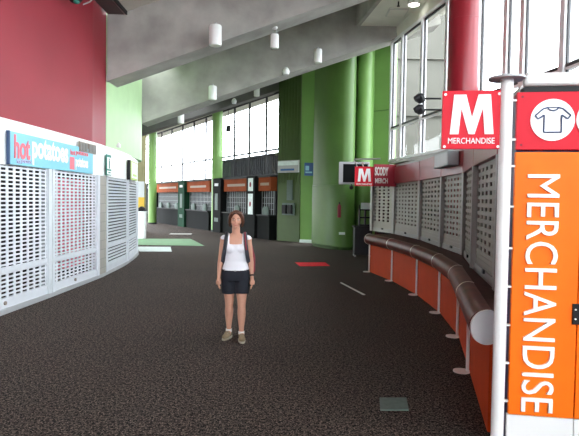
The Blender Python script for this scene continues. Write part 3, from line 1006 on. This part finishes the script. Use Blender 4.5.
MB().box((0.02, -0.03, 0.0), (0.36, 0.03, 0.5)).build('board', 'sign_blue_deep', bs)
MB().box((0.06, -0.036, 0.10), (0.32, -0.03, 0.16)).box((0.06, -0.036, 0.2), (0.2, -0.03, 0.38)).build('pictogram', 'sign_blue', bs)
fe = empty('fire_extinguisher', (1.72, 18.72, 1.15), 'dull red fire extinguisher hung on the rounded green wall', 'fire extinguisher')
MB().loft([(0, 0, 0, 0.06, 0.06), (0, 0, 0.4, 0.06, 0.06), (0, 0, 0.47, 0.02, 0.02)], 16, power=2).build('cylinder_body', 'pack_red', fe)
MB().box((-0.02, -0.05, 0.47), (0.02, 0.03, 0.53)).build('valve', 'charcoal', fe)
MB().box((-0.02, 0.05, 0.1), (0.02, 0.25, 0.16)).build('bracket', 'charcoal', fe)
pl = empty('wall_plate', (1.84, 18.78, 0.55), 'small white plate low on the rounded green wall', 'plate')
MB().box((-0.1, 0, 0), (0.1, 0.12, 0.08)).build('plate', 'dull_white', pl)

# television and far M sign
tv = empty('television', (1.36, 15.15, 2.20), 'white framed dark television hung beside the far M sign', 'television', R(-6))
MB().box((0.0, -0.05, 0.0), (0.85, 0.28, 0.62)).build('housing', 'tape_grey', tv, bevel=0.015)
MB().box((0.12, -0.056, 0.05), (0.80, -0.05, 0.56)).build('screen', 'black_panel', tv)
MB().tube([(0.42, 0.1, 0.62), (0.42, 0.1, 0.70), (1.15, 0.05, 0.72)], 0.025, 10).build('bracket', 'grey_post', tv)
MB().ell((0.36, 0.05, -0.09), (0.06, 0.06, 0.06)).tube([(0.36, 0.05, 0.0), (0.36, 0.05, -0.06)], 0.02, 8).build('camera_dome', 'charcoal', tv)

fm = empty('projecting_sign', (1.66, 13.9, 2.12), 'small far red M sign projecting over the end of the counter', 'sign', R(-4))
MB().box((0.0, -0.02, 0.0), (0.48, 0.02, 0.50)).build('board', 'red_sign', fm)
big_m(0.34, 0.33, fm, (0.245, -0.025, 0.28))
text('MERCHANDISE', 0.40, 0.05, 'letter_white', parent=fm, loc=(0.24, -0.025, 0.05), bold=0.01)
MB().tube([(0.48, 0.0, 0.47), (1.0, 0.1, 0.47)], 0.015, 8).build('arm', 'charcoal', fm)
for q in range(2):
    MB().tube([(0.05 + 0.16 * q, -0.02, 0.5), (0.0 + 0.16 * q, -0.25, 0.60), (0.06 + 0.16 * q, -0.30, 0.56)], 0.014, 8).build('spot_arm', 'tape_white', fm)
fb = empty('fascia_sign', (2.13, 13.78, 2.12), 'dark red sign with two rows of white letters right of the far M sign', 'sign', R(12))
MB().box((0.0, -0.02, 0.0), (0.60, 0.02, 0.56)).build('board', 'red_wall_paint', fb)
text('SCODY', 0.36, 0.22, 'tape_white', parent=fb, loc=(0.20, -0.025, 0.38), bold=0.03)
text('MERCH', 0.34, 0.13, 'tape_white', parent=fb, loc=(0.20, -0.025, 0.14), bold=0.02)

# black stand with pigeonholes
ks = empty('display_stand', (2.25, 16.9, 0), 'black display stand with pigeonholes beside the far end of the counter', 'stand')
MB().box((-0.22, -0.22, 0.06), (0.32, 0.22, 0.92)).build('cabinet', 'charcoal', ks, bevel=0.01)
MB().box((-0.26, -0.25, 0.92), (0.34, 0.25, 0.96)).build('shelf', 'black_plastic', ks)
rk = MB().box((-0.08, -0.15, 0.96), (0.30, 0.15, 1.0)).box((-0.08, -0.15, 1.20), (0.30, 0.15, 1.24)).box((-0.08, -0.15, 1.44), (0.30, 0.15, 1.48))
for x in (-0.08, 0.10, 0.27):
    rk.box((x, -0.15, 0.96), (x + 0.03, 0.15, 1.48))
rk.build('rack', 'black_plastic', ks)
MB().box((-0.02, -0.02, 1.48), (0.28, 0.02, 1.68)).build('top_card', 'dull_white', ks)
MB().box((-0.08, -0.03, 1.48), (-0.05, 0.03, 1.62)).build('pen_holder', 'black_plastic', ks)
for x in (-0.2, 0.28):
    for y in (-0.18, 0.18):
        MB().cyl((x, y), 0.025, 0, 0.06, 12).build('foot', 'tape_grey', ks)

# waste bin, mats and flat floor patches
wb = empty('waste_bin', (-6.30, 23.0, 0), 'slim white waste bin with a dark top beyond the left corner', 'bin')
MB().loft([(0, 0, 0, 0.17, 0.17), (0, 0, 1.15, 0.19, 0.19)], 24, power=3).build('bin_body', 'white_fascia', wb)
MB().loft([(0, 0, 1.15, 0.19, 0.19), (0, 0, 1.28, 0.15, 0.15), (0, 0, 1.36, 0.05, 0.05)], 24).build('lid', 'black_plastic', wb)
def floor_patch(name, poly, m, label, h=0.008):
    c = (sum(p[0] for p in poly) / len(poly), sum(p[1] for p in poly) / len(poly))
    o = MB().prism([(p[0] - c[0], p[1] - c[1]) for p in poly], 0.001, h).build(name, m, loc=(c[0], c[1], 0))
    return tag(o, label, 'mat')
floor_patch('floor_patch', [(-7.3, 22.5), (-4.2, 22.98), (-3.1, 19.72), (-6.0, 19.75)], 'mat_green', 'pale green mat on the carpet beyond the left corner')
floor_patch('floor_patch', [(-5.9, 18.95), (-4.2, 19.1), (-3.80, 17.45), (-4.80, 17.35)], 'dull_white', 'flat white patch on the carpet nearest the left corner')  # thin white sheet lying flat on the carpet
floor_patch('floor_patch', [(0.17, 14.95), (1.02, 15.05), (1.09, 14.28), (0.29, 14.12)], 'mat_red', 'red mat on the carpet right of the woman')
floor_patch('floor_patch', [(-5.74, 26.2), (-4.75, 26.4), (-4.72, 25.9), (-5.76, 25.8)], 'tape_white', 'small pale mat on the carpet before the left food counters')
floor_patch('floor_strip', [(1.09, 11.38), (1.13, 11.40), (1.43, 9.97), (1.38, 9.95)], 'tape_white', 'white tape strip on the carpet left of the orange counter')
pt = floor_patch('floor_plate', [(0.82, 4.72), (1.06, 4.73), (1.02, 4.45), (0.78, 4.44)], 'floor_plate_metal', 'grey metal floor box lid set in the carpet in the foreground', 0.012)

# ------------------------------------------------------------------ near sign pole, M sign, kiosk boards
Y9 = R(-9)
px, py = 1.385, 3.5
pole = empty('sign_pole', (px, py, 0), 'tall white round pole in the right foreground carrying the near M sign', 'pole', Y9)
MB().cyl((0, 0), 0.040, 0, 2.54, 32).build('shaft', 'white_paint', pole)
MB().cyl((0, 0), 0.115, 2.54, 2.553, 36).build('cap_plate', 'tape_grey', pole)
MB().cyl((0, 0), 0.11, 0, 0.012, 32).build('base_plate', 'white_paint', pole)
MB().box((0.10, -0.045, 2.49), (1.3, 0.045, 2.575)).build('crossbar', 'white_paint', pole, bevel=0.02)
MB().box((0.10, -0.02, 2.455), (1.3, 0.07, 2.488)).build('under_rail', 'charcoal', pole)

ms = empty('projecting_sign', (px, py, 2.09), 'large near square red sign with a big white M, on the white pole', 'sign', Y9)
MB().box((-0.400, -0.012, 0.005), (-0.030, 0.012, 0.383)).build('board', 'red_sign', ms, bevel=0.003)
big_m(0.272, 0.255, ms, (-0.214, -0.016, 0.228))
text('MERCHANDISE', 0.29, 0.038, 'letter_white', parent=ms, loc=(-0.215, -0.016, 0.058), bold=0.0)
for x in (-0.382, -0.048):
    for z in (0.02, 0.358):
        MB().tube([(x, -0.012, z), (x, -0.018, z)], 0.009, 12).build('screw', 'letter_white', ms)
for z, lab in ((0.335, 'upper of two small black spotlights on arms left of the near M sign'), (0.262, 'lower of two small black spotlights on arms left of the near M sign')):
    s = empty('spotlight', (px, py, 2.09 + z), lab, 'spotlight', Y9, 'spotlights of the near sign')
    MB().tube([(-0.41, 0.0, 0), (-0.53, 0.0, 0.002)], 0.006, 10).build('arm', 'black_plastic', s)
    MB().tube([(-0.525, 0, 0.022), (-0.545, -0.005, 0.012), (-0.575, -0.01, -0.006)], [0.016, 0.026, 0.020], 16).build('lamp_head', 'black_plastic', s)
    MB().tube([(-0.53, 0.0, 0.0), (-0.548, -0.02, -0.008)], 0.026, 16).build('lamp_collar', 'charcoal', s)

kb = empty('merchandise_kiosk', (px, py, 0), 'tall orange and white merchandise cabinet at the right edge behind the pole', 'cabinet', Y9)
MB().box((0.075, 0.03, 0.04), (1.15, 0.40, 2.44)).build('cabinet_body', 'purple_trim', kb)
d1 = MB().box((0.062, -0.02, 0.375), (0.458, 0.02, 2.075)).build('orange_door', 'orange_sign', kb, bevel=0.003)
d2 = MB().box((0.464, -0.02, 0.375), (1.13, 0.02, 2.075)).build('orange_door', 'orange_sign', kb, bevel=0.003)
MB().box((0.055, -0.018, 0.06), (0.458, 0.018, 0.370)).build('white_kick_panel', 'white_paint', kb)
MB().box((0.464, -0.018, 0.06), (1.13, 0.018, 0.370)).build('white_kick_panel', 'white_paint', kb)
text('MERCHANDISE', 1.53, 0.195, 'letter_white', parent=d1, loc=(0.232, -0.028, 1.168), rot=(R(90), R(90), 0), depth=0.008, bold=0.0)
rb = MB().box((0.062, -0.02, 2.09), (1.13, 0.02, 2.455)).build('red_header', 'red_sign', kb, bevel=0.003)
for cx in (0.275, 0.548, 0.821):
    dsc = MB().tube([(cx, -0.02, 2.277), (cx, -0.028, 2.277)], 0.132, 40).build('white_disc', 'letter_white', rb)
    if cx > 0.3:
        continue
    # T-shirt outline
    o = [(-0.030, 0.078), (-0.058, 0.070), (-0.105, 0.028), (-0.088, 0.006), (-0.052, 0.030), (-0.052, -0.078), (0.052, -0.078),
         (0.052, 0.030), (0.088, 0.006), (0.105, 0.028), (0.058, 0.070), (0.030, 0.078)]
    path = [(cx + a, -0.031, 2.277 + b) for a, b in o]
    tm = MB()
    for i in range(len(path)):
        if i < len(path) - 1:
            tm.tube([path[i], path[i + 1]], 0.0046, 8)
    nk = [(cx + 0.030 * math.cos(R(a)), -0.031, 2.277 + 0.078 + 0.020 * math.sin(R(a))) for a in range(180, 361, 20)]
    tm.tube(nk, 0.0046, 8)
    tm.tube([path[0], path[-1]], 0.003, 8)
    tm.build('shirt_outline', 'letter_blue', dsc)
for z in (2.12, 2.425):
    MB().tube([(0.092, -0.02, z), (0.092, -0.025, z)], 0.007, 10).build('screw', 'pack_red', rb)
hg = MB().box((0.430, -0.034, 0.985), (0.492, -0.02, 1.115)).build('hinge', 'black_plastic', kb)
for z in (1.02, 1.08):
    MB().tube([(0.446, -0.034, z), (0.446, -0.038, z)], 0.006, 10).tube([(0.477, -0.034, z), (0.477, -0.038, z)], 0.006, 10).build('screw', 'letter_white', hg)
for z in (0.45, 0.70, 0.95, 1.2, 1.45, 1.72, 1.98, 2.15, 2.40):
    MB().box((0.036, -0.012, z), (0.064, 0.012, z + 0.012)).build('clip', 'white_paint', kb)

# ------------------------------------------------------------------ outside, seen through the right windows
ob = empty('concrete_building', (7.4, 31, 0), 'pale grey concrete building outside, seen through the right windows', 'building')
MB().box((-2.4, 0, 0), (2.6, 5, 15)).build('wall', 'outer_concrete', ob)
lg = MB()
for z in (3.4, 6.6, 9.8, 13.0):
    lg.box((-2.45, -0.15, z), (2.65, 0.0, z + 0.25))
lg.build('ledge', 'outer_concrete', ob)
hr = empty('stair_rail', (6.2, 13.2, 2.0), 'pale slanting rail outside the glazing at the upper right', 'rail')
MB().tube([(-0.55, 0, 2.57), (2.0, 0, 3.9)], 0.05, 12).build('handrail', 'tape_grey', hr)
MB().tube([(-0.55, 0.2, 2.42), (2.0, 0.2, 3.75)], 0.04, 12).build('lower_rail', 'tape_grey', hr)
for x in (0.35, 1.7):
    MB().tube([(x, 0.1, -2.2), (x, 0.1, 2.85 + (x - .35) * .52)], 0.04, 12).build('post', 'tape_grey', hr)


# ------------------------------------------------------------------ the woman
def woman():
    root = empty('person', (-0.66, 6.68, 0.0), 'woman in a white tank top and navy shorts with a backpack, standing on the carpet', 'person', R(4))
    b = MB()
    # torso
    b.loft([(0, 0, 0.74, 0.085, 0.075), (0, 0.005, 0.78, 0.148, 0.10), (0, 0.01, 0.84, 0.162, 0.112), (0, 0.01, 0.90, 0.150, 0.102), (0, 0.005, 0.98, 0.122, 0.085),
            (0, 0.0, 1.05, 0.124, 0.088), (0, -0.004, 1.12, 0.136, 0.098), (0, 0.0, 1.19, 0.142, 0.096), (0, 0.006, 1.25, 0.146, 0.080),
            (0, 0.012, 1.29, 0.110, 0.062), (0, 0.016, 1.32, 0.06, 0.05)], 32)
    for s in (-1, 1):
        b.ell((s * 0.062, -0.070, 1.135), (0.052, 0.046, 0.052))
    # neck and head
    b.tube([(0, 0.018, 1.27), (0, 0.010, 1.33), (0, 0.004, 1.40)], [0.056, 0.050, 0.050], 20)
    b.ell((0, 0.012, 1.500), (0.073, 0.088, 0.094))
    b.ell((0, -0.018, 1.440), (0.053, 0.062, 0.066))
    b.ell((0, -0.056, 1.396), (0.026, 0.022, 0.020))
    b.tube([(0, -0.078, 1.505), (0, -0.096, 1.462)], [0.008, 0.013], 10)
    for s in (-1, 1):
        b.ell((s * 0.075, 0.012, 1.462), (0.010, 0.020, 0.030))
        b.ell((s * 0.036, -0.055, 1.452), (0.022, 0.02, 0.020))
    # arms, slightly away from the body
    for s in (-1, 1):
        sh = Vector((s * 0.152, 0.010, 1.245))
        el = Vector((s * 0.188, 0.022, 0.985))
        wr = Vector((s * 0.205, -0.020, 0.770))
        b.ell(sh, (0.046, 0.048, 0.050))
        b.tube([sh, sh.lerp(el, .35), sh.lerp(el, .75), el, el.lerp(wr, .25), el.lerp(wr, .7), wr],
               [0.042, 0.040, 0.034, 0.032, 0.034, 0.026, 0.021], 18)
        hc = wr + Vector((s * 0.002, -0.012, -0.045))
        b.tube([wr + Vector((0, 0, 0.012)), wr + Vector((0, -0.006, -0.025)), hc, hc + Vector((0, -0.006, -0.036))], [0.019, 0.026, 0.034, 0.030], 16, squash=None)
        for q, (dy, ln) in enumerate([(-0.027, 0.060), (-0.009, 0.068), (0.009, 0.063), (0.025, 0.050)]):
            k0 = hc + Vector((0, dy - 0.004, -0.025))
            k1 = k0 + Vector((-s * 0.004, -0.004, -ln * 0.5))
            k2 = k1 + Vector((-s * 0.014, -0.006, -ln * 0.4))
            b.tube([k0, k1, k2], [0.0095, 0.009, 0.0075], 10)
            b.ell(k2, 0.0078, 10, 6)
        t0 = hc + Vector((-s * 0.006, -0.024, 0.020))
        b.tube([t0, t0 + Vector((-s * 0.008, -0.022, -0.026)), t0 + Vector((-s * 0.012, -0.026, -0.052))], [0.012, 0.0105, 0.008], 10)
    # legs: hips to knees to ankles to feet
    for s in (-1, 1):
        fw = -0.07 if s > 0 else 0.06
        hp = Vector((s * 0.078, 0.008, 0.80))
        kn = Vector((s * 0.078 + 0.003, -0.012 + fw * 0.45, 0.455))
        an = Vector((s * 0.080 + 0.002, 0.020 + fw, 0.085))
        b.tube([hp, hp.lerp(kn, .25), hp.lerp(kn, .6), hp.lerp(kn, .88), kn, kn.lerp(an, .12), kn.lerp(an, .32), kn.lerp(an, .6), kn.lerp(an, .85), an],
               [0.090, 0.088, 0.070, 0.056, 0.053, 0.049, 0.054, 0.043, 0.031, 0.032], 22)
        b.ell(kn + Vector((0, -0.020, 0.005)), (0.036, 0.034, 0.042))
        b.tube([an, an + Vector((s * 0.012, -0.05, -0.045)), an + Vector((s * 0.02, -0.11, -0.058))], [0.034, 0.032, 0.024], 14)
    me = b.data('body', 'skin')
    tmp = bpy.data.objects.new('tmp_body', me)
    col.objects.link(tmp)
    md = tmp.modifiers.new('r', 'REMESH')
    md.mode = 'VOXEL'
    md.voxel_size = 0.0052
    sm = tmp.modifiers.new('s', 'SMOOTH')
    sm.factor = 0.5
    sm.iterations = 4
    bpy.context.view_layer.update()
    me2 = bpy.data.meshes.new_from_object(tmp.evaluated_get(bpy.context.evaluated_depsgraph_get()))
    bpy.data.objects.remove(tmp)
    me2.polygons.foreach_set('use_smooth', [True] * len(me2.polygons))
    me2.materials.clear()
    me2.materials.append(M['skin'])
    bo = bpy.data.objects.new('body', me2)
    col.objects.link(bo)
    bo.parent = root

    def soft(mb, name, m, parent=root, voxel=0.006, it=5):
        t = bpy.data.objects.new('tmp', mb.data(name, m))
        col.objects.link(t)
        r = t.modifiers.new('r', 'REMESH')
        r.mode = 'VOXEL'
        r.voxel_size = voxel
        q = t.modifiers.new('s', 'SMOOTH')
        q.factor = 0.5
        q.iterations = it
        bpy.context.view_layer.update()
        d = bpy.data.meshes.new_from_object(t.evaluated_get(bpy.context.evaluated_depsgraph_get()))
        bpy.data.objects.remove(t)
        d.polygons.foreach_set('use_smooth', [True] * len(d.polygons))
        d.materials.clear()
        d.materials.append(M[m])
        o = bpy.data.objects.new(name, d)
        col.objects.link(o)
        o.parent = parent
        return o

    # white tank top: scooped neckline, shoulder bands, cap sleeves
    t = MB()
    t.loft([(0, 0.008, 0.860, 0.172, 0.122), (0, 0.008, 0.90, 0.162, 0.114), (0, 0.004, 0.98, 0.133, 0.097), (0, 0, 1.05, 0.134, 0.098),
            (0, -0.004, 1.12, 0.146, 0.107), (0, 0.0, 1.175, 0.150, 0.103), (0, 0.004, 1.195, 0.148, 0.098)], 36)
    for s in (-1, 1):
        t.ell((s * 0.062, -0.074, 1.135), (0.058, 0.050, 0.057))
        t.tube([(s * 0.098, -0.082, 1.16), (s * 0.100, -0.068, 1.225), (s * 0.100, -0.030, 1.285), (s * 0.100, 0.02, 1.305), (s * 0.100, 0.075, 1.27), (s * 0.09, 0.092, 1.18)], 0.024, 14)
        t.ell((s * 0.150, 0.008, 1.262), (0.046, 0.052, 0.036), rot=Matrix.Rotation(s * 0.5, 3, 'Y'))
    soft(t, 'tank_top', 'tank_white')
    # shorts
    t = MB()
    t.loft([(0, 0.008, 0.885, 0.158, 0.112), (0, 0.010, 0.84, 0.174, 0.122), (0, 0.010, 0.78, 0.176, 0.120), (0, 0.010, 0.735, 0.168, 0.112)], 36)
    for s in (-1, 1):
        fw = -0.07 if s > 0 else 0.06
        t.tube([(s * 0.080, 0.008, 0.82), (s * 0.080, 0.004 + fw * .08, 0.74), (s * 0.081, fw * .2, 0.66), (s * 0.080, -0.004 + fw * .32, 0.575)], [0.092, 0.097, 0.093, 0.088], 24)
    sh = soft(t, 'shorts', 'shorts_navy')
    MB().loft([(0, 0.008, 0.862, 0.171, 0.121), (0, 0.008, 0.878, 0.168, 0.118)], 36).build('waistband', 'charcoal', sh)
    MB().tube([(0, -0.118, 0.868), (0, -0.124, 0.868)], 0.010, 12).build('button', 'tape_grey', sh)
    # hair: short bob swept from a side parting
    h = MB()
    h.ell((0, 0.026, 1.522), (0.083, 0.090, 0.088))
    h.ell((0, 0.062, 1.465), (0.070, 0.052, 0.075))
    for s in (-1, 1):
        h.tube([(s * 0.018, -0.058, 1.592), (s * 0.052, -0.060, 1.562), (s * 0.074, -0.034, 1.515), (s * 0.081, -0.012, 1.462), (s * 0.074, 0.008, 1.415)],
               [0.012, 0.020, 0.020, 0.019, 0.009], 12)
        h.tube([(s * 0.05, 0.02, 1.585), (s * 0.082, 0.02, 1.52), (s * 0.084, 0.026, 1.45), (s * 0.072, 0.04, 1.40)], [0.020, 0.020, 0.020, 0.012], 12)
    h.tube([(-0.02, -0.06, 1.590), (0.02, -0.070, 1.578), (0.052, -0.058, 1.548)], [0.012, 0.016, 0.010], 12)
    soft(h, 'hair', 'hair_brown', voxel=0.005, it=3)
    # face
    for s in (-1, 1):
        e = MB().ell((s * 0.028, -0.0655, 1.490), (0.012, 0.010, 0.0065), 14, 8).build('eye', 'eye_white', root)
        MB().ell((s * 0.028, -0.0745, 1.490), (0.0055, 0.003, 0.0055), 12, 8).build('iris', 'eye_dark', e)
        MB().tube([(s * 0.014, -0.074, 1.507), (s * 0.029, -0.074, 1.512), (s * 0.044, -0.064, 1.506)], [0.0025, 0.0035, 0.002], 8).build('eyebrow', 'hair_brown', root)
    MB().tube([(-0.022, -0.072, 1.4275), (-0.008, -0.081, 1.425), (0.008, -0.081, 1.425), (0.022, -0.072, 1.4275)], [0.002, 0.005, 0.005, 0.002], 10).build('lips', 'lip', root)
    # shoes and socks
    for s, yaw in ((-1, -0.34), (1, 0.10)):
        cx = s * 0.080 + 0.002
        fw = -0.07 if s > 0 else 0.06
        rt = Matrix.Rotation(-yaw * -1 if s < 0 else -yaw * -1, 3, 'Z')
        sp = MB()
        sp.ell((0, -0.095, 0.034), (0.044, 0.075, 0.032))
        sp.ell((0, 0.0, 0.045), (0.038, 0.062, 0.045))
        sp.ell((0, -0.05, 0.055), (0.036, 0.06, 0.036))
        sp.v = [rt @ v + Vector((cx, 0.02 + fw, 0.004)) for v in sp.v]
        shoe = soft(sp, 'shoe', 'shoe_tan', it=3)
        so = MB().loft([(0, -0.055, 0.0, 0.044, 0.125), (0, -0.055, 0.018, 0.046, 0.127)], 28, power=2.2)
        so.v = [rt @ v + Vector((cx, 0.02 + fw, 0.0)) for v in so.v]
        so.build('sole', 'shoe_sole', shoe)
        lc = MB()
        for q in range(3):
            lc.tube([(-0.022, -0.05 - q * 0.022, 0.087 - q * 0.007), (0, -0.052 - q * 0.022, 0.094 - q * 0.008), (0.022, -0.05 - q * 0.022, 0.087 - q * 0.007)], 0.003, 6)
        lc.v = [rt @ v + Vector((cx, 0.02 + fw, 0.0)) for v in lc.v]
        lc.build('laces', 'shoe_sole', shoe)
        MB().tube([(cx, 0.02 + fw, 0.075), (cx, 0.02 + fw, 0.112)], 0.038, 18).build('sock', 'sock_white', root)
    # watch
    MB().tube([(0.2035, -0.012, 0.812), (0.2045, -0.018, 0.792)], 0.0265, 16).build('watch', 'black_plastic', root)
    # backpack worn on both shoulders (held by her: a thing of its own)
    bp = empty('backpack', (-0.66, 6.68, 0.0), 'dark red backpack with grey straps worn by the woman', 'backpack', R(4))
    t = MB()
    t.loft([(0.06, 0.19, 0.78, 0.13, 0.05), (0.065, 0.20, 0.82, 0.180, 0.085), (0.06, 0.20, 1.00, 0.185, 0.10), (0.045, 0.19, 1.16, 0.160, 0.09), (0.03, 0.18, 1.27, 0.10, 0.05)], 32, power=3.0)
    soft(t, 'pack_body', 'pack_red', parent=bp, voxel=0.008)
    for s in (-1, 1):
        st = MB()
        path = [(s * 0.115, 0.12, 1.24), (s * 0.112, 0.06, 1.322), (s * 0.112, -0.01, 1.330), (s * 0.116, -0.070, 1.275), (s * 0.122, -0.104, 1.20), (s * 0.134, -0.104, 1.12),
                (s * 0.148, -0.075, 1.03), (s * 0.158, -0.01, 0.97), (s * 0.16, 0.08, 0.93), (s * 0.13, 0.15, 0.90)]
        st.tube(path, 0.024, 12, squash=0.5)
        so = st.build('shoulder_strap', 'strap_grey', bp)
        MB().tube([(p[0] + s * 0.0, p[1] - 0.006 if p[1] < 0 else p[1], p[2] + 0.003) for p in path[2:6]], 0.010, 8).build('webbing', 'pack_red' if s > 0 else 'charcoal', so)
    return root


woman()
